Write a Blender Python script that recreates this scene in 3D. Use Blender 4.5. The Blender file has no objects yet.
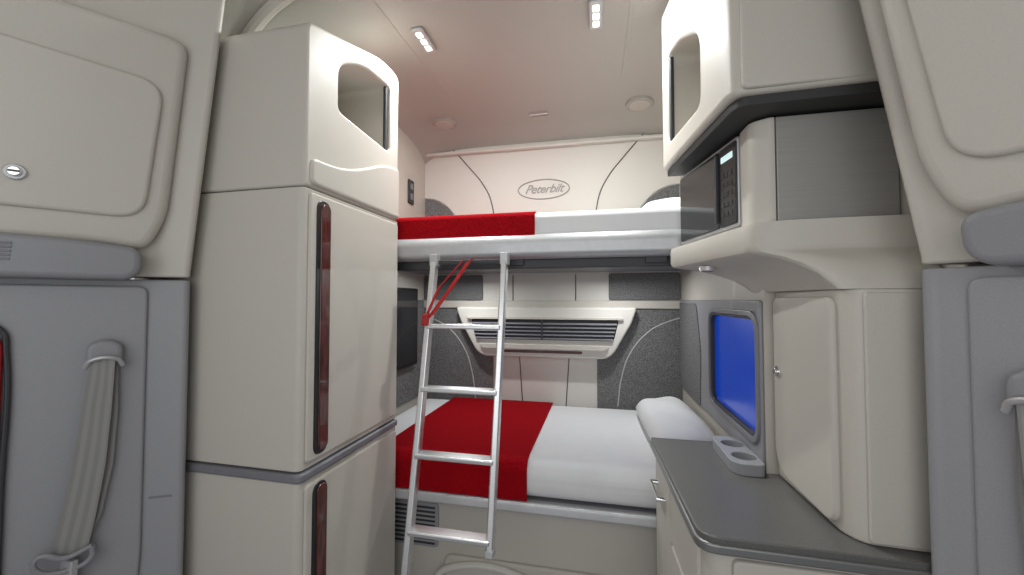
import bpy, bmesh, math
from mathutils import Vector, Matrix
S=bpy.context.scene
XC=-.434
# ---------------------------------------------------------------- materials
def mat(name,col,rough=.5,metal=0,bump=0,scale=200,var=0,emit=None,es=0,kind=None,coat=0,sheen=0):
    m=bpy.data.materials.new(name); m.use_nodes=True
    nt=m.node_tree; b=nt.nodes['Principled BSDF']
    b.inputs['Base Color'].default_value=(*col,1); b.inputs['Roughness'].default_value=rough
    b.inputs['Metallic'].default_value=metal
    if coat: b.inputs['Coat Weight'].default_value=coat
    if sheen: b.inputs['Sheen Weight'].default_value=sheen
    if emit: b.inputs['Emission Color'].default_value=(*emit,1); b.inputs['Emission Strength'].default_value=es
    tc=nt.nodes.new('ShaderNodeTexCoord')
    src=None
    if kind=='wood':
        mp=nt.nodes.new('ShaderNodeMapping'); mp.inputs['Scale'].default_value=(30,30,2)
        nt.links.new(tc.outputs['Object'],mp.inputs[0])
        n=nt.nodes.new('ShaderNodeTexNoise'); n.inputs['Scale'].default_value=3; n.inputs['Distortion'].default_value=2
        nt.links.new(mp.outputs[0],n.inputs['Vector']); src=n.outputs['Fac']
    elif kind=='brushed':
        mp=nt.nodes.new('ShaderNodeMapping'); mp.inputs['Scale'].default_value=(2,2,300)
        nt.links.new(tc.outputs['Object'],mp.inputs[0])
        n=nt.nodes.new('ShaderNodeTexNoise'); n.inputs['Scale'].default_value=1.5
        nt.links.new(mp.outputs[0],n.inputs['Vector']); src=n.outputs['Fac']
    elif kind=='stripe':
        mp=nt.nodes.new('ShaderNodeMapping')
        nt.links.new(tc.outputs['UV'],mp.inputs[0])
        n=nt.nodes.new('ShaderNodeTexWave'); n.inputs['Scale'].default_value=1.0
        nt.links.new(mp.outputs[0],n.inputs['Vector']); src=n.outputs['Fac']
    else:
        n=nt.nodes.new('ShaderNodeTexNoise'); n.inputs['Scale'].default_value=scale; n.inputs['Detail'].default_value=4
        nt.links.new(tc.outputs['Object'],n.inputs['Vector']); src=n.outputs['Fac']
    if var:
        r=nt.nodes.new('ShaderNodeValToRGB')
        r.color_ramp.elements[0].position=.35; r.color_ramp.elements[1].position=.65
        r.color_ramp.elements[0].color=(*[c*(1-var) for c in col],1)
        r.color_ramp.elements[1].color=(*[min(1,c*(1+var)) for c in col],1)
        nt.links.new(src,r.inputs[0]); nt.links.new(r.outputs[0],b.inputs['Base Color'])
    if bump:
        bp=nt.nodes.new('ShaderNodeBump'); bp.inputs['Strength'].default_value=bump; bp.inputs['Distance'].default_value=.002
        nt.links.new(src,bp.inputs['Height']); nt.links.new(bp.outputs[0],b.inputs['Normal'])
    return m
BEIGE=mat('beige_vinyl',(.555,.522,.468),.5,bump=.12,scale=350,var=.03)
CREAM=mat('cream_leather',(.66,.635,.585),.5,bump=.2,scale=220,var=.03)
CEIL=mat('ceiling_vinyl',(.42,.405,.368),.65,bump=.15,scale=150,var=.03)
GRAY=mat('gray_plastic',(.305,.305,.322),.5,bump=.2,scale=300,var=.04)
GRAY2=mat('gray_pad_plastic',(.27,.27,.288),.45,bump=.2,scale=300,var=.04)
TRIM=mat('trim_gray',(.19,.19,.21),.4,var=.03,scale=50)
MWG=mat('galley_gray',(.35,.34,.32),.4,metal=.2,kind='brushed',var=.05)
FELT=mat('gray_felt',(.17,.17,.17),.95,bump=1,scale=130,var=.45)
WHITE=mat('white_cotton',(.80,.80,.81),.85,bump=.35,scale=14,var=.01)
RED=mat('red_blanket',(.33,.003,.008),1.0,bump=.8,scale=120,var=.22)
for m_ in (RED,FELT): m_.node_tree.nodes['Principled BSDF'].inputs['Specular IOR Level'].default_value=.1
ALU=mat('brushed_aluminium',(.72,.72,.72),.3,metal=.9,kind='brushed',var=.05)
SILV=mat('silver_paint',(.50,.50,.51),.35,metal=.4,var=.03,scale=40)
CHROME=mat('chrome',(.8,.8,.8),.12,metal=1)
COUNT=mat('counter_laminate',(.115,.112,.108),.38,bump=.05,scale=400,var=.2)
EDGE=mat('counter_edge_metal',(.24,.24,.24),.35,metal=.6)
WOOD=mat('red_wood',(.075,.010,.007),.3,kind='wood',var=.7,coat=.5)
BLACK=mat('black_plastic',(.012,.012,.013),.35)
GLASS=mat('black_glass',(.02,.02,.022),.12)
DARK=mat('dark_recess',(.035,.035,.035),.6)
RUB=mat('dark_rubber',(.04,.04,.045),.5)
BLUE=mat('blue_window_glass',(.0,.01,.10),.2,emit=(.0,.075,.72),es=.38)
BELT=mat('belt_webbing',(.27,.265,.255),.85,kind='stripe',var=.09)
REDP=mat('red_plastic',(.35,.004,.006),.4,var=.05,scale=20)
LED=mat('lamp_lens',(.9,.9,.85),.3,emit=(1,.97,.9),es=.9)
LCD=mat('clock_display',(.2,.3,.3),.3,emit=(.7,.9,.9),es=.8)
PLINE=mat('stitched_piping',(.50,.49,.47),.6)
SEAM=mat('seam_shadow_gap',(.10,.09,.085),.8)
EMB=mat('emblem_gray',(.33,.32,.31),.5,var=.03,scale=60)
# ---------------------------------------------------------------- helpers
def group(name):
    e=bpy.data.objects.new(name,None); S.collection.objects.link(e); e.empty_display_size=.1; return e
def finish(o,m,parent,bev,seg=3):
    o.data.materials.clear(); o.data.materials.append(m)
    for p in o.data.polygons: p.use_smooth=True
    if bev:
        b=o.modifiers.new('Bevel','BEVEL'); b.width=bev; b.segments=seg; b.limit_method='ANGLE'; b.angle_limit=math.radians(38)
        b.harden_normals=True
        w=o.modifiers.new('WN','WEIGHTED_NORMAL'); w.keep_sharp=True
    else: o.data.set_sharp_from_angle(angle=math.radians(35))
    if parent: o.parent=parent
    return o
def mk(name,vs,fs,m,parent=None,bev=0,seg=3):
    me=bpy.data.meshes.new(name); me.from_pydata([tuple(v) for v in vs],[],fs); me.update()
    bm=bmesh.new(); bm.from_mesh(me); bmesh.ops.recalc_face_normals(bm,faces=bm.faces); bm.to_mesh(me); bm.free()
    o=bpy.data.objects.new(name,me); S.collection.objects.link(o)
    return finish(o,m,parent,bev,seg)
def rp(pts,r=.02,n=6):
    """round the corners of a 2D polygon"""
    out=[]; N=len(pts)
    for i,p in enumerate(pts):
        rr=p[2] if len(p)>2 else r
        P=Vector(p[:2]); A=Vector(pts[i-1][:2]); B=Vector(pts[(i+1)%N][:2])
        if rr<=0: out.append(tuple(P)); continue
        da=(A-P); db=(B-P); la,lb=da.length,db.length; da.normalize(); db.normalize()
        k=min(rr,la*.49,lb*.49)
        a=P+da*k; b=P+db*k
        for j in range(n+1):
            t=j/n; q=a*(1-t)**2+P*2*t*(1-t)+b*t*t; out.append((q.x,q.y))
    return out
def rect(a,b,c,d): return [(a,c),(b,c),(b,d),(a,d)]
XY=lambda p,q,h:(p,q,h)
YZ=lambda p,q,h:(h,p,q)
REAR=lambda p,q,h:(XC+p,3.15-h,q)
LW=lambda p,q,h:(XC-1.02+h,p,q)
RW=lambda p,q,h:(XC+1.02-h,p,q)
AF=lambda p,q,h:(-1.06+h,p,q)
def ex(name,pts,mp,a,b,m,parent=None,bev=.006,seg=3,cut=None):
    n=len(pts)
    vs=[mp(p[0],p[1],a) for p in pts]+[mp(p[0],p[1],b) for p in pts]
    fs=[list(range(n))[::-1],list(range(n,2*n))]+[[i,(i+1)%n,n+(i+1)%n,n+i] for i in range(n)]
    o=mk(name,vs,fs,m,None,0)
    if cut:
        for c in cut:
            c.hide_render=True
            bo=o.modifiers.new('b','BOOLEAN'); bo.operation='DIFFERENCE'; bo.object=c; bo.solver='EXACT'
        bpy.context.view_layer.update()
        dg=bpy.context.evaluated_depsgraph_get()
        me=bpy.data.meshes.new_from_object(o.evaluated_get(dg)); o.modifiers.clear(); o.data=me
        for c in cut: bpy.data.objects.remove(c)
    return finish(o,m,parent,bev,seg)
def loft(name,rings,m,parent=None,bev=0,caps=True):
    n=len(rings[0]); vs=[v for r in rings for v in r]; fs=[]
    for k in range(len(rings)-1):
        for i in range(n): fs.append([k*n+i,k*n+(i+1)%n,(k+1)*n+(i+1)%n,(k+1)*n+i])
    if caps: fs+= [list(range(n))[::-1],list(range((len(rings)-1)*n,len(rings)*n))]
    return mk(name,vs,fs,m,parent,bev)
def box(name,x0,x1,y0,y1,z0,z1,m,parent=None,bev=.006,seg=3):
    return ex(name,rect(x0,x1,y0,y1),XY,z0,z1,m,parent,bev,seg)
def tube(name,pts,r,m,parent=None,cyc=False,flat=None,smooth=True):
    c=bpy.data.curves.new(name,'CURVE'); c.dimensions='3D'; c.bevel_depth=r; c.bevel_resolution=3; c.resolution_u=8; c.use_fill_caps=True
    s=c.splines.new('BEZIER' if smooth else 'POLY')
    if smooth:
        s.bezier_points.add(len(pts)-1)
        for bp,p in zip(s.bezier_points,pts): bp.co=p; bp.handle_left_type=bp.handle_right_type='AUTO'
    else:
        s.points.add(len(pts)-1)
        for bp,p in zip(s.points,pts): bp.co=(*p,1)
    s.use_cyclic_u=cyc
    t=bpy.data.objects.new(name,c); S.collection.objects.link(t)
    dg=bpy.context.evaluated_depsgraph_get()
    me=bpy.data.meshes.new_from_object(t.evaluated_get(dg)); bpy.data.objects.remove(t)
    o=bpy.data.objects.new(name,me); S.collection.objects.link(o)
    return finish(o,m,parent,0)
def bar(name,A,B,w,d,side,m,parent,bev=.004):
    """rectangular bar from A to B, width w along 'side', depth d"""
    A,B,side=Vector(A),Vector(B),Vector(side).normalized(); ax=(B-A).normalized(); dn=ax.cross(side).normalized()
    cs=[side*(sx*w/2)+dn*(sy*d/2) for sx,sy in((-1,-1),(1,-1),(1,1),(-1,1))]
    return loft(name,[[A+c for c in cs],[B+c for c in cs]],m,parent,bev)
def cyl(name,c,ax,r,h,m,parent=None,bev=.002,n=32,r2=None):
    c=Vector(c);ax=Vector(ax).normalized(); q=ax.to_track_quat('Z','Y'); r2=r if r2 is None else r2
    R=[]
    for k,rr in ((0,r),(h,r2)):
        R.append([c+q@Vector((rr*math.cos(t*2*math.pi/n),rr*math.sin(t*2*math.pi/n),k)) for t in range(n)])
    return loft(name,R,m,parent,bev)
# ---------------------------------------------------------------- room shell
box('floor',XC-1.9,XC+1.9,-.9,3.25,-1.66,-1.6,GRAY,bev=0)
def ceil():
    prof=[(0,1.40),(.4,1.40),(.7,1.398),(.82,1.385),(.93,1.35),(1.03,1.29),(1.12,1.20),(1.2,1.08),(1.25,.95)]
    prof=[(-u,z) for u,z in prof[::-1]]+prof[1:]
    rows=[]
    for Y,sc,dz in ((-.9,1.5,0),(.4,1.5,0),(.8,1.3,0),(1.2,1.04,0),(1.5,1,0),(2.6,1,0),(2.85,1,-.012),(3.0,1,-.04),(3.1,1,-.09),(3.2,1,-.17)):
        rows.append([(XC+(u if abs(u)<.7 else math.copysign(.7+(abs(u)-.7)*(1+(sc-1)*2.4),u)),Y,z+dz) for u,z in prof])
    n=len(prof); vs=[v for r in rows for v in r]
    fs=[[k*n+i,k*n+i+1,(k+1)*n+i+1,(k+1)*n+i] for k in range(len(rows)-1) for i in range(n-1)]
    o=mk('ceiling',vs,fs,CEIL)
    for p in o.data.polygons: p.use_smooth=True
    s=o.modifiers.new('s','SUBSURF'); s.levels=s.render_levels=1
    for sx in (-.62,.62):
        ex('ceiling_rib',[(XC+sx-.010,.3),(XC+sx+.010,.3),(XC+sx*.93+.010,2.75),(XC+sx*.93-.010,2.75)],XY,1.394,1.405,CEIL,o,.004)
    tube('trim_2',[(XC+u,1.48,z-.004) for u,z in prof[1:-1]],.028,BEIGE)
ceil()
box('wall_rear',XC-1.1,XC+1.1,3.15,3.22,-1.6,1.34,CREAM,bev=0)
ex('wall_left',[(XC-1.02,3.16),(XC-1.02,1.97),(XC-1.29,1.97),(XC-1.29,1.22),(XC-1.36,1.22),(XC-1.36,3.16)],XY,-1.6,1.33,BEIGE,bev=0)
WN=(1.665,2.32,-.53,-.06)
cutw=ex('cut',rp(rect(WN[0],WN[1],WN[2],WN[3]),.08),RW,-.5,.2,BEIGE,bev=0)
ex('wall_right',[(XC+1.02,3.16),(XC+1.02,1.635),(XC+1.29,1.635),(XC+1.29,1.16),(XC+1.36,1.16),(XC+1.36,3.16)],XY,-1.6,1.33,BEIGE,bev=0,cut=[cutw])
# rear wall lining details
rl=group('rear_wall_upholstery')
for s in (-1,1):
    M=lambda p,q,h,s=s:(XC+s*p,3.149-h,q)
    ex('upper_corner_felt',rp([(1.015,.40,0),(1.015,.86,.0),(.92,.845,.05),(.80,.77,.05),(.72,.66,.05),(.68,.40,0)],.05),M,0,.008,FELT,rl,.004)
    tube('upper_seam',[M(.77,1.27,.001),M(.62,1.10,.001),M(.50,.95,.001),M(.43,.80,.001),M(.40,.45,.001)],.0045,SEAM,rl)
    tube('felt_piping',[M(1.015,.865,.006),M(.92,.85,.006),M(.80,.775,.006),M(.72,.66,.006),M(.68,.42,.006)],.006,PLINE,rl)
    ex('mid_felt_band',rp(rect(.50,1.015,.0,.205),.02),M,0,.01,FELT,rl,.004)
    ex('side_felt',rp([(.41,-.85,0),(.41,-.40,.02),(.50,-.07,.02),(1.015,-.07,0),(1.015,-.85,0)],.02),M,0,.012,FELT,rl,.006)
    tube('side_piping',[M(1.01,-.13,.012),(M(.90,-.17,.012)),M(.80,-.225,.012),M(.656,-.394,.012),M(.59,-.58,.012),M(.56,-.80,.012)],.005,PLINE,rl)
    tube('centre_seam',[M(.20,-.40,.0),M(.17,-.84,.0)],.004,SEAM,rl)
    tube('band_seam',[M(.25,-.02,.0),M(.25,.2,.0)],.004,SEAM,rl)
ex('horizontal_rail',rp(rect(-1.015,1.015,-.065,-.005),.01),REAR,0,.03,BEIGE,rl,.01)
box('trim_1',XC-1.01,XC+1.01,3.10,3.15,1.21,1.235,CREAM,bev=.008)
# emblem
em=group('rear_wall_emblem')
pts=[REAR(.205*math.cos(t/48*2*math.pi),.885+.078*math.sin(t/48*2*math.pi),.003) for t in range(48)]
tube('oval_ring',pts,.0045,EMB,em,cyc=True,smooth=False)
ft=bpy.data.curves.new('emblem_text','FONT'); ft.body='Peterbilt'; ft.size=.098; ft.extrude=.003; ft.offset=-.0005; ft.shear=.45; ft.align_x='CENTER'; ft.align_y='CENTER'; ft.space_character=.92
fo=bpy.data.objects.new('emblem_text',ft); S.collection.objects.link(fo); fo.location=(XC,3.146,.885); fo.rotation_euler=(math.pi/2,0,0); fo.data.materials.append(EMB); fo.parent=em
# ---------------------------------------------------------------- rear console with air vent
cn=group('rear_air_vent_console')
ex('console_body',rp([(-.70,-.055),(.70,-.055),(.66,-.17),(.53,-.40,.05),(.47,-.44,.05),(-.47,-.44,.05),(-.53,-.40,.05),(-.66,-.17)],.03),REAR,.0,.10,CREAM,cn,.02,4)
ex('vent_recess',rp([(-.57,-.145),(.57,-.145),(.53,-.305),(-.53,-.305)],.03),REAR,.09,.106,DARK,cn,.004)
ex('vent_frame_lip',rp([(-.60,-.130),(.60,-.130),(.59,-.147),(-.59,-.147)],.004),REAR,.09,.125,BEIGE,cn,.004)
for i in range(5):
    z=-.170-.028*i; w=.555-.007*i
    ex('louver',[(.100,z),(.122,z-.012),(.122,z-.017),(.100,z-.006)],lambda p,q,h:(XC+h,3.15-p,q),-w,w,TRIM,cn,.0015)
ex('divider',rect(-.006,.006,-.30,-.15),REAR,.10,.124,RUB,cn,.002)
ex('lower_lip',rp([(-.50,-.34),(.50,-.34),(.47,-.375),(-.47,-.375)],.015),REAR,.09,.125,BEIGE,cn,.008)
ex('wood_accent',rp(rect(-.30,.30,-.405,-.385),.008),REAR,.09,.106,WOOD,cn,.003)
# ---------------------------------------------------------------- outlets, television
def outlet(name,mp,y,z,m=BLACK):
    g=group(name)
    ex('plate',rp(rect(y-.045,y+.045,z-.095,z+.095),.015),mp,0,.012,m,g,.004)
    for dz in (-.04,.04): ex('socket',rp(rect(y-.02,y+.02,z+dz-.025,z+dz+.025),.01),mp,.01,.017,TRIM,g,.002)
outlet('wall_outlet',LW,2.88,.85); outlet('wall_outlet.001',RW,2.70,-.14)
tv=group('wall_television')
ex('bezel',rp(rect(2.25,2.93,-.50,.09),.015),LW,.015,.05,BLACK,tv,.006)
ex('screen',rp(rect(2.27,2.91,-.48,.07),.005),LW,.045,.052,GLASS,tv,.001)
ex('mount',rect(2.5,2.7,-.3,-.1),LW,0,.02,BLACK,tv)
# ---------------------------------------------------------------- right wall lining + window
rlp=group('side_wall_upholstery')
cutw=ex('cut',rp(rect(WN[0],WN[1],WN[2],WN[3]),.08),RW,-.5,.2,BEIGE,bev=0)
ex('gray_lining',rp(rect(1.64,3.13,-.62,.0),.015),RW,0,.012,GRAY2,rlp,.005,cut=[cutw])
ex('rear_felt',rp([(2.55,-.62,0),(3.13,-.62,0),(3.13,-.02,0),(2.62,-.02,.05),(2.52,-.3,.05)],.05),RW,.010,.018,FELT,rlp,.004)
LLP=group('side_wall_upholstery.001')
ex('felt_lining',rp(rect(1.98,3.13,-.78,-.0),.02),LW,0,.012,FELT,LLP,.005)
wd=group('window_1')
def frame(name,o,i,mp,a,b,m,parent,bev):
    c=ex('cut',i,mp,a-.1,b+.1,m,bev=0)
    return ex(name,o,mp,a,b,m,parent,bev,cut=[c])
y0,y1,z0,z1=WN
frame('window_frame',rp(rect(y0-.018,y1+.018,z0-.02,z1+.02),.09),rp(rect(y0+.004,y1-.004,z0+.004,z1-.004),.075),RW,.005,.022,TRIM,wd,.005)
frame('window_gasket',rp(rect(y0+.003,y1-.003,z0+.003,z1-.003),.078),rp(rect(y0+.018,y1-.018,z0+.016,z1-.016),.06),RW,-.015,.014,RUB,wd,.004)
ex('window_pane',rp(rect(y0+.005,y1-.005,z0+.005,z1-.005),.07),RW,-.012,-.006,BLUE,wd,0)
# ---------------------------------------------------------------- wardrobe on the left
wr=group('wardrobe_cabinet')
def foot(e=0): return rp([(-1.70,1.27-e,0),(-1.06+e,1.26-e,.03),(-1.06+e,1.955,0),(-1.70,1.955,0)],.03)
ex('lower_body',foot(),XY,-1.6,-.665,BEIGE,wr,.005)
ex('gray_band',foot(.012),XY,-.66,-.628,TRIM,wr,.008)
ex('middle_body',foot(),XY,-.623,.420,BEIGE,wr,.005)
ex('core',foot(-.012),XY,-1.59,.5,SEAM,wr,0)
cub=ex('cut',rp([(1.45,.79,.03),(1.87,.765,.03),(1.87,1.105,.04),(1.62,1.085,.1),(1.45,.985,.06)],.03),AF,-.42,.3,BEIGE,bev=0)
ex('upper_body',rp([(1.265,.425,.0),(1.955,.425,0),(1.955,1.21,.05),(1.78,1.21,.1),(1.50,1.12,.1),(1.262,1.045,.035)],.02),YZ,-1.70,-1.058,BEIGE,wr,.012,4,cut=[cub])
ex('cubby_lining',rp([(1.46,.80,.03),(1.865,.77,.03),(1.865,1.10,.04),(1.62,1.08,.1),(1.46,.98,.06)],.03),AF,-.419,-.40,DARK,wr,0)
cyl('cubby_post',(-1.075,1.845,.77),(0,0,1),.010,.33,RUB,wr)
ex('upper_bolster',rp([(1.285,.435),(1.95,.435,.0),(1.95,.70,.03),(1.80,.68,.1),(1.60,.59,.12),(1.45,.545,.1),(1.285,.535)],.03),AF,-.01,.014,BEIGE,wr,.013,5)
ex('door_panel',rp(rect(1.285,1.945,-.60,.405),.02),AF,-.004,.010,BEIGE,wr,.007,4)
ex('lower_door_panel',rp(rect(1.285,1.945,-1.5,-.68),.02),AF,-.004,.010,BEIGE,wr,.007,4)
for nm,za,zb in (('upper',-.585,.385),('lower',-1.45,-.69)):
    ex(nm+'_handle_rim',rp(rect(1.316,1.396,za,zb),.045),AF,.004,.013,BLACK,wr,.003)
    ex(nm+'_handle_wood',rp(rect(1.338,1.393,za+.012,zb-.012),.03),AF,.010,.018,WOOD,wr,.004)
# ---------------------------------------------------------------- galley (right)
ga=group('galley_counter')
cf=[(.225,1.95,0),(.256,1.172,.055),(.85,1.162,0),(.85,1.63,0),(.58,1.64,0),(.58,1.95,0)]
def off(pts,e): return [(p[0]+(e if p[0]<.5 else 0),p[1]+(e if p[1]<1.35 else 0))+tuple(p[2:]) for p in pts]
ex('counter_top',rp(cf,.03,10),XY,-.650,-.628,COUNT,ga,.004)
ex('counter_edge_band',rp(off(cf,-.006),.03,10),XY,-.672,-.645,EDGE,ga,.006)
ex('base_body',rp(off(cf,.025),.03,10),XY,-1.6,-.675,BEIGE,ga,.006)
GA=lambda p,q,h:(.250+(1.95-p)*.040-h+.002,p,q)
ex('upper_drawer',rp(rect(1.26,1.62,-.90,-.69),.02),GA,-.01,.012,BEIGE,ga,.006)
ex('lower_drawer',rp(rect(1.26,1.62,-1.30,-.91),.02),GA,-.01,.012,BEIGE,ga,.006)
ex('rear_door',rp(rect(1.635,1.93,-1.30,-.69),.02),GA,-.01,.012,BEIGE,ga,.006)
tube('drawer_handle',[GA(1.72,-.80,.01),GA(1.72,-.80,.04),GA(1.88,-.80,.04),GA(1.88,-.80,.01)],.010,CHROME,ga,smooth=False)
ex('front_door',rp(rect(.34,.84,-1.4,-.69),.02),lambda p,q,h:(p,1.192-h,q),-.01,.012,BEIGE,ga,.006)
pa=group('pantry_cabinet')
pf=[(.622,1.625,0),(.632,1.26,.03),(.66,1.215,.03),(.85,1.205,0),(.85,1.625,0)]
ex('pantry_body',rp(pf,.03),XY,-.627,.03,BEIGE,pa,.006)
PA=lambda p,q,h:(.622+(1.625-p)*.028-h,p,q)
ex('pantry_door',rp([(1.265,-.615,.05),(1.612,-.60,.10),(1.612,.01,.03),(1.265,.01,.03)],.05),PA,-.004,.016,BEIGE,pa,.008,4)
ex('pantry_side_panel',rp(rect(.668,.845,-.62,.02),.012),lambda p,q,h:(p,1.213-h,q),-.004,.006,BEIGE,pa,.004)
cyl('latch_rose',PA(1.575,-.25,.014),(-1,0,0),.02,.008,CHROME,pa); cyl('latch_barrel',PA(1.575,-.25,.02),(-1,0,0),.011,.01,CHROME,pa)
ch=group('cup_holder')
cs=[cyl('cut',(.525,yy,-.618),(0,0,1),.042,.1,DARK,None,0) for yy in (1.675,1.81)]
ex('holder_body',rp([(.462,1.59,.06),(.573,1.59,.03),(.573,1.90,.03),(.462,1.90,.06)],.05,8),XY,-.628,-.585,GRAY2,ch,.008,cut=cs)
for yy in (1.675,1.81): cyl('cup_base',(.525,yy,-.6225),(0,0,1),.041,.003,RUB,ch,0)
# soffit / shelf
so=group('microwave_shelf')
def ring(a,z):
    bot=[(.575,1.70),(.60,1.60),(.625,1.30),(.65,1.225),(.85,1.205),(.85,1.63),(.575,1.64+.08)]
    top=[(.32,1.955),(.385,1.66),(.435,1.44),(.50,1.325),(.85,1.30),(.85,1.63),(.575,1.955)]
    return [(b[0]*(1-a)+t[0]*a,b[1]*(1-a)+t[1]*a,z) for b,t in zip(bot,top)]
def sm(r,n=5):
    P=[Vector(p) for p in r[:5]]; out=[]
    for i in range(4):
        a=P[max(i-1,0)];b=P[i];c=P[i+1];d=P[min(i+2,4)]
        for k in range(n):
            t=k/n; out.append(.5*((2*b)+(c-a)*t+(2*a-5*b+4*c-d)*t*t+(3*b-a-3*c+d)*t**3))
    return out+[Vector(p) for p in r[4:]]
loft('shelf_moulding',[sm(ring(a,z)) for a,z in ((0,.03),(.06,.045),(.2,.075),(.42,.105),(.70,.130),(.9,.142),(.97,.150),(1,.165),(1,.222),(.985,.235))],BEIGE,so)
cyl('downlight_rim',(.42,1.72,.115),(0,0,1),.03,.02,SILV,so); cyl('downlight_lens',(.42,1.72,.112),(0,0,1),.02,.01,TRIM,so)
mw=group('microwave_oven')
ex('housing',[(.375,1.94),(.472,1.47),(.58,1.47),(.58,1.94)],XY,.237,.555,SILV,mw,.006)
ex('column',rp([(.466,1.475,.004),(.468,1.39,.04),(.515,1.362,.03),(.530,1.362,0),(.530,1.475,0)],.04,8),XY,.236,.565,BEIGE,mw,.003)
ex('side_panel',rect(.533,.85,1.362,1.63),XY,.236,.565,MWG,mw,.003)
A=Vector((.370,1.94)); B=Vector((.466,1.475)); dv=(B-A); L=dv.length; dv/=L; nn=Vector((dv.y,-dv.x)); nn=nn if nn.x<0 else -nn
MW=lambda p,q,h:(A.x+dv.x*p+nn.x*h,A.y+dv.y*p+nn.y*h,q)
ex('face_frame',rp(rect(.0,L,.25,.558),.01),MW,-.01,.008,SILV,mw,.004)
ex('door_glass',rp(rect(.012,.355,.262,.545),.01),MW,.005,.014,GLASS,mw,.003)
ex('control_panel',rp(rect(.362,L-.003,.262,.545),.01),MW,.005,.014,BLACK,mw,.003)
ex('clock',rp(rect(.378,L-.02,.492,.514),.003),MW,.012,.016,LCD,mw,.001)
for i in range(5):
    for j in range(3): ex('key',rect(.377+j*.027,.396+j*.027,.295+i*.035,.313+i*.035),MW,.012,.016,DARK,mw,.001)
ex('door_handle',rp(rect(.345,.357,.28,.53),.004),MW,.012,.024,RUB,mw,.002)
# overhead cabinet
oc=group('overhead_cabinet')
of=[(.29,1.955,0),(.372,1.31,.02),(.388,1.262,.025),(.85,1.245,0),(.85,1.63,0),(.58,1.64,0),(.58,1.955,0)]
cub=ex('cut',rp([(1.50,.69,.04),(1.87,.70,.04),(1.87,1.09,.05),(1.72,1.07,.12),(1.50,.95,.08)],.05),YZ,.1,.53,BEIGE,bev=0)
ex('cabinet_body',rp(of,.03,8),XY,.60,1.33,BEIGE,oc,.016,4,cut=[cub])
ex('bottom_shade_slab',rp(off(of,.02),.03,8),XY,.572,.604,DARK,oc,.004)  # dark slab that paints in the shadow under the cabinet
ex('cubby_lining',rect(1.51,1.865,.705,1.05),YZ,.525,.529,MWG,oc,0)
cyl('cubby_post',(.315,1.845,.70),(0,0,1),.010,.37,RUB,oc)
cyl('cubby_lamp',(.43,1.70,1.0),(0,0,1),.022,.04,CHROME,oc)
ex('front_door_panel',rp(rect(.405,.845,.61,1.24),.02),lambda p,q,h:(p,1.262-h,q),-.01,.015,BEIGE,oc,.008,4)
# ---------------------------------------------------------------- upper bunk
ub=group('upper_bunk_bed')
def prof(name,pts,x0,x1,m,parent,bev=0): return ex(name,pts,YZ,x0,x1,m,parent,bev)
prof('front_rail',rp([(1.965,.225,.02),(2.03,.205,.02),(2.03,.33,.01),(1.985,.335,.01),(1.962,.30,.02)],.02),XC-1.015,XC+1.012,SILV,ub,.004)
box('tray',XC-1.01,XC+1.01,2.02,3.12,.215,.25,TRIM,ub,.004)
box('under_frame',XC-.98,XC+.98,2.04,2.10,.165,.214,RUB,ub,.004)
for i in range(3): box('frame_bracket',XC-.75+i*.7,XC-.65+i*.7,2.025,2.045,.18,.212,RUB,ub,.003)
box('mattress',XC-1.008,XC+1.008,1.985,3.12,.31,.445,WHITE,ub,.03,5)
prof('red_runner',rp([(1.980,.325,0),(1.980,.452,.03),(3.11,.452,0),(3.11,.446,0),(2.0,.446,.03),(1.986,.325,0)],.02),XC-1.006,-.318,RED,ub,.001)
def pillow(name,c,L,W,H,rz,m,parent,tilt=0):
    n=28; vs=[];fs=[]
    R=Matrix.Rotation(rz,3,'Z')@Matrix.Rotation(tilt,3,'Y')
    for side in (1,-1):
        for i in range(n+1):
            for j in range(n+1):
                x=-1+2*i/n;y=-1+2*j/n
                h=((1-x**4)*(1-y**4))**.55*(1+.06*math.sin(5*x+3*y)*math.cos(4*y))
                px=x*(1-.07*(y*y))*(1-.0*x*x); py=y*(1-.07*x*x)
                vs.append(Vector(c)+R@Vector((px*W/2,py*L/2,side*h*H/2*(1 if side>0 else .55))))
    N=(n+1)**2
    for s in (0,1):
        for i in range(n):
            for j in range(n):
                a=s*N+i*(n+1)+j; f=[a,a+1,a+n+2,a+n+1]; fs.append(f if s else f[::-1])
    o=mk(name,vs,fs,m,parent)
    bm=bmesh.new(); bm.from_mesh(o.data); bmesh.ops.remove_doubles(bm,verts=bm.verts,dist=.0008); bmesh.ops.recalc_face_normals(bm,faces=bm.faces); bm.to_mesh(o.data); bm.free()
    for p in o.data.polygons: p.use_smooth=True
    return o
pillow('bed_pillow',(.385,2.62,.50),.70,.33,.17,.05,WHITE,None)
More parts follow.
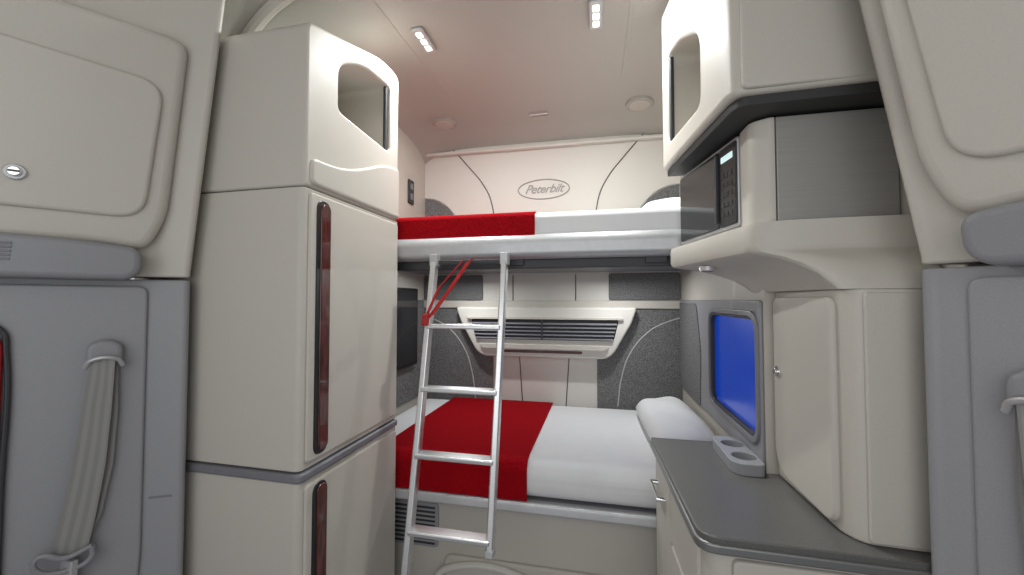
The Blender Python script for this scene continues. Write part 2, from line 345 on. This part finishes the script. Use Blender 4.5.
# ---------------------------------------------------------------- lower bunk
lb=group('lower_bunk_bed')
box('mattress',XC-1.005,XC+1.003,1.985,3.13,-1.0,-.80,WHITE,lb,.085,8)
prof('red_runner',rp([(1.977,-.995,0),(1.973,-.80+.0,.09),(2.10,-.792,.02),(3.12,-.792,0),(3.12,-.80,0),(2.10,-.801,.02),(1.984,-.81,.09),(1.984,-.995,0)],.03,10),-1.17,-.36,RED,lb,.002)
prof('front_trim_rail',rp([(1.955,-1.045),(2.02,-1.06),(2.02,-1.0),(1.965,-.998)],.012),XC-1.005,XC+1.0,SILV,lb,.004)
box('bed_platform',XC-1.005,XC+1.0,2.01,3.13,-1.06,-1.0,TRIM,lb,.003)
box('storage_front',XC-1.005,XC+1.0,2.06,2.09,-1.6,-1.06,BEIGE,lb,.004)
SF=lambda p,q,h:(p,2.06-h,q)
ex('storage_door',rp(rect(-.82,.15,-1.58,-1.35),.05),SF,-.005,.02,BEIGE,lb,.012)
tube('storage_pull',[SF(-.86,-1.58,.03),SF(-.85,-1.46,.03),SF(-.76,-1.40,.03),SF(-.40,-1.40,.03),SF(-.30,-1.46,.03),SF(-.28,-1.58,.03)],.018,CREAM,lb)
vg=group('air_vent_grille')
ex('grille_plate',rp(rect(-1.20,-.855,-1.33,-1.095),.03),SF,-.002,.008,GRAY,vg,.004)
for i in range(9):
    for (xa,xb) in ((-1.18,-1.04),(-1.02,-.875)):
        ex('slot',rp(rect(xa,xb,-1.315+i*.0235,-1.304+i*.0235),.004),SF,.006,.0095,DARK,vg,0)
pillow('bed_pillow.001',(.405,2.50,-.73),.92,.32,.20,.05,WHITE,None,tilt=-.10)
# ---------------------------------------------------------------- ladder
ld=group('bunk_ladder')
TL,TR=Vector((-.835,1.935,.205)),Vector((-.462,1.935,.205))
dz=Vector((0,.27/1.29,1)); 
def at(T,z): return T+dz*(z-T.z)
bar('rail_left',at(TL,-1.33),TL,.030,.045,(1,0,0),ALU,ld,.006)
bar('rail_right',at(TR,-1.07),TR,.030,.045,(1,0,0),ALU,ld,.006)
bar('foot_cap_right',at(TR,-1.085),at(TR,-1.055),.036,.052,(1,0,0),SILV,ld,.004)
bar('foot_cap_left',at(TL,-1.345),at(TL,-1.315),.036,.052,(1,0,0),SILV,ld,.004)
for i,z in enumerate((-.130,-.425,-.715,-1.025)):
    a,b=at(TL,z),at(TR,z)
    bar('rung',a,b,.022,.065,(0,0,1),ALU,ld,.006)
for T in (TL,TR):
    bar('hook',T+Vector((0,-.0,-.03)),T+Vector((0,.0,.03)),.04,.05,(1,0,0),SILV,ld,.004)
bar('top_bar',TL+Vector((0,.01,-.01)),TR+Vector((0,.01,-.01)),.02,.02,(0,0,1),RUB,ld,.003)
rs=group('red_safety_strap')
def ribbon(name,pts,w,th,m,parent,uv=False):
    pts=[Vector(p) for p in pts]; w=Vector(w)
    rings=[]
    for i,p in enumerate(pts):
        t=(pts[min(i+1,len(pts)-1)]-pts[max(i-1,0)]).normalized()
        nrm=t.cross(w).normalized()*th/2
        rings.append([p-w/2-nrm,p+w/2-nrm,p+w/2+nrm,p-w/2+nrm])
    return loft(name,rings,m,parent,0)
ribbon('strap_outer',[(-.640,1.905,.195),(-.735,1.885,.05),(-.825,1.845,-.09)],(.040,-.0,.028),.006,REDP,rs)
ribbon('strap_inner',[(-.675,1.905,.195),(-.79,1.88,.06),(-.838,1.84,-.08)],(.016,-.0,.012),.006,REDP,rs)
bar('strap_clip',(-.84,1.825,-.125),(-.835,1.835,-.07),.032,.03,(1,0,0),REDP,rs,.006)
# ---------------------------------------------------------------- ceiling fixtures
for k,(x,y) in enumerate(((-.91,1.95),(-.01,1.95))):
    g=group('ceiling_lamp' if k==0 else 'ceiling_lamp.001')
    ex('bezel',rp(rect(x-.034,x+.034,y-.10,y+.10),.02),XY,1.382,1.40,SILV,g,.006)
    for i in range(3): ex('led_lens',rp(rect(x-.017,x+.017,y-.078+.056*i,y-.036+.056*i),.008),XY,1.377,1.386,LED,g,.002)
for k,x in enumerate((-1.17,.28)):
    g=group('ceiling_speaker' if k==0 else 'ceiling_speaker.001')
    cyl('rim',(x,2.88,1.358),(0,0,1),.095,.03,CEIL,g,.006); cyl('grille',(x,2.88,1.354),(0,0,1),.072,.03,BEIGE,g,.003)
g=group('ceiling_marker_lamp'); ex('body',rp(rect(XC-.07,XC+.07,2.86,2.885),.01),XY,1.355,1.395,CHROME,g,.004)
# ---------------------------------------------------------------- cab side trim in the foreground
D=Vector((.574,-.819)); NI=Vector((-.819,-.574))
def side(sgn,sfx,P1,P0,LN):
    def lean(z): return LN*max(0,z-.1)
    def W(s,z,d):
        u=P1[0]+D.x*s+NI.x*d-lean(z); y=P1[1]+D.y*s+NI.y*d
        return (XC+sgn*u,y,z)
    nm='left' if sgn<0 else 'right'
    a,b_=P0
    for part,zs,m in (('lower',(-1.6,-1.0,-.5,.075),GRAY),('upper',(.085,.1,.6,1.22),BEIGE)):
        prof=[(a+.10,b_+.045),(a+.018,b_+.035),(a,b_+.022),(a,b_+.005),(a+.018,b_-.008),(P1[0]-.015,P1[1]+.006),(P1[0]+.012,P1[1]-.018),(P1[0]+D.x*.9,P1[1]+D.y*.9),(P1[0]+.55,-.9),(P1[0]+.61,-.9),(P1[0]+.61,.44),(a+.22,b_+.045)]
        rings=[[(XC+sgn*(u-lean(z)),y,z) for u,y in prof] for z in zs]
        loft('wall_cab_%s_%s'%(nm,part),rings,m,None,.008)
    t=group('cab_overhead_storage'+sfx)
    Wm=W
    ex('bulkhead_panel',rp([(-.03,.945,.06),(-.03,.30,.1),(.015,.175,.08),(.12,.19,.05),(.85,.19,0),(.85,.945,0)],.05,8),Wm,.001,.055,BEIGE,t,.03,5)
    ex('storage_door',rp([(.02,.765,.08),(.03,.285,.08),(.83,.285,.05),(.83,.80,.05)],.06,8),Wm,.05,.072,BEIGE,t,.014,4)
    L0=W(.325,.385,.068); nl=Vector((sgn*NI.x,NI.y,0))
    cyl('latch_rose',L0,nl,.024,.012,SILV,t,.003); cyl('latch_barrel',Vector(L0)+nl*.01,nl,.015,.012,CHROME,t,.003)
    ex('latch_slot',rect(.313,.337,.382,.388),Wm,.08,.0915,BLACK,t,0)
    p=group('cab_grab_pad'+sfx)
    ex('pad_body',rp([(.025,.18,.05),(.02,.10,.03),(.05,.07,.03),(.85,.07,.0),(.85,.205,.0),(.20,.20,.1)],.04,8),Wm,.001,.095,GRAY2,p,.03,5)
    for i in range(5): ex('vent_slat',rect(.31,.36,.12+i*.012,.126+i*.012),Wm,.09,.10,TRIM,p,.001)
    q=group('cab_pillar_trim'+sfx)
    ex('belt_surround',rp([(.0,-.9,.03),(.0,.05,.03),(.85,.05,0),(.85,-1.59,0),(.04,-1.59,0)],.03),Wm,.001,.018,GRAY,q,.012,4)
    pl=lambda pp,qq,h:(XC+sgn*(a+.02+(P1[0]-.02-a-.02)*pp),b_-.0085+(P1[1]+.008-b_+.0085)*pp-qq,h)
    ex('pillar_joint',[(0,-.002),(1,-.002),(1,.0015),(0,.0015)],pl,-.722,-.714,TRIM,q,0)
    b=group('seat_belt'+sfx)
    ex('anchor_cover',rp([(.060,-.15,.03),(.060,-.215,.02),(.150,-.215,.02),(.150,-.15,.05),(.105,-.13,.04)],.02,6),Wm,.019,.055,GRAY2,b,.014,4)
    tube('belt_guide',[W(.06,-.225,.05),W(.075,-.20,.066),W(.135,-.20,.066),W(.15,-.225,.05)],.007,SILV,b)
    def belt(n,pl):
        rings=[];
        for (s,z,d,w) in pl:
            rings.append([W(s-w/2,z,d),W(s+w/2,z,d-.006),W(s+w/2,z,d-.003),W(s-w/2,z,d+.003)])
        o=loft(n,rings,BELT,b,0)
        uv=o.data.uv_layers.new(name='UVMap')
        for lp in o.data.loops:
            k=lp.vertex_index%4; uv.data[lp.index].uv=((0 if k in(0,3) else 1),0)
    belt('belt_front',[(.108,-.20,.060,.060),(.118,-.35,.055,.070),(.133,-.55,.052,.078),(.155,-.72,.050,.082),(.172,-.83,.048,.080)])
    belt('belt_rear',[(.088,-.20,.040,.035),(.086,-.38,.036,.035),(.094,-.56,.034,.035),(.118,-.72,.034,.035),(.150,-.82,.034,.035)])
    tube('belt_bracket',[W(.120,-.81,.06),W(.18,-.822,.066),W(.235,-.80,.062),W(.240,-.84,.056),W(.16,-.868,.056),W(.122,-.85,.056),W(.120,-.81,.06)],.008,GRAY2,b)
    bar('belt_tongue',W(.17,-.84,.045),W(.175,-1.0,.045),.05,.02,(1,0,0),SILV,b,.004)
    if sgn<0:
        r=group('door_seal')
        ex('red_door_edge',rp([(.325,-.12,.05),(.325,-1.59,0),(.8,-1.59,0),(.8,-.07,0),(.37,-.07,.05)],.05),Wm,.022,.04,REDP,r,.01)
        tube('rubber_gasket',[W(.319,-1.59,.028),W(.319,-.6,.028),W(.319,-.16,.028),W(.332,-.09,.028),W(.39,-.06,.028),W(.8,-.06,.028)],.007,RUB,r)
side(-1,'',(1.19,1.15),(1.088,1.2),.128); side(1,'.001',(1.240,1.09),(1.190,1.13),.175)
# ---------------------------------------------------------------- lights
def area(name,loc,rot,sx,sy,p,col=(1,1,1),shape='RECTANGLE'):
    l=bpy.data.lights.new(name,'AREA'); l.shape=shape; l.size=sx; l.size_y=sy; l.energy=p; l.color=col
    o=bpy.data.objects.new(name,l); S.collection.objects.link(o); o.location=loc; o.rotation_euler=rot; return o
for x in (-.91,-.01): area('ceiling_lamp_light',(x,1.95,1.376),(0,0,0),.03,.15,17,(.96,1,.985))
area('front_fill_light',(XC+.1,-.85,.35),(math.radians(90),0,0),2.4,1.6,16,(.98,1,1))  # added soft fill behind the camera, standing in for windshield light
for x in (XC-.55,XC+.55):
    area('bunk_fill_light',(x,2.75,.205),(math.radians(-8),0,0),.10,.04,4.5,(.98,1,1))  # added fill lamps to brighten the lower bunk; no fixture exists here
w=bpy.data.worlds.new('World'); S.world=w; w.use_nodes=True
w.node_tree.nodes['Background'].inputs[0].default_value=(.95,.97,1,1); w.node_tree.nodes['Background'].inputs[1].default_value=.55
# ---------------------------------------------------------------- camera
cd=bpy.data.cameras.new('camera'); cam=bpy.data.objects.new('camera',cd); S.collection.objects.link(cam)
cd.sensor_width=36; cd.lens=36*400/1024; cd.clip_start=.01
cam.rotation_euler=(math.radians(90+1.8),0,math.radians(12.4))
S.camera=cam
for o in list(S.objects):
    if o.parent is None: o.location=o.location+Vector((-XC,0,1.6))
S.view_settings.view_transform='Standard'
S.view_settings.look='None'
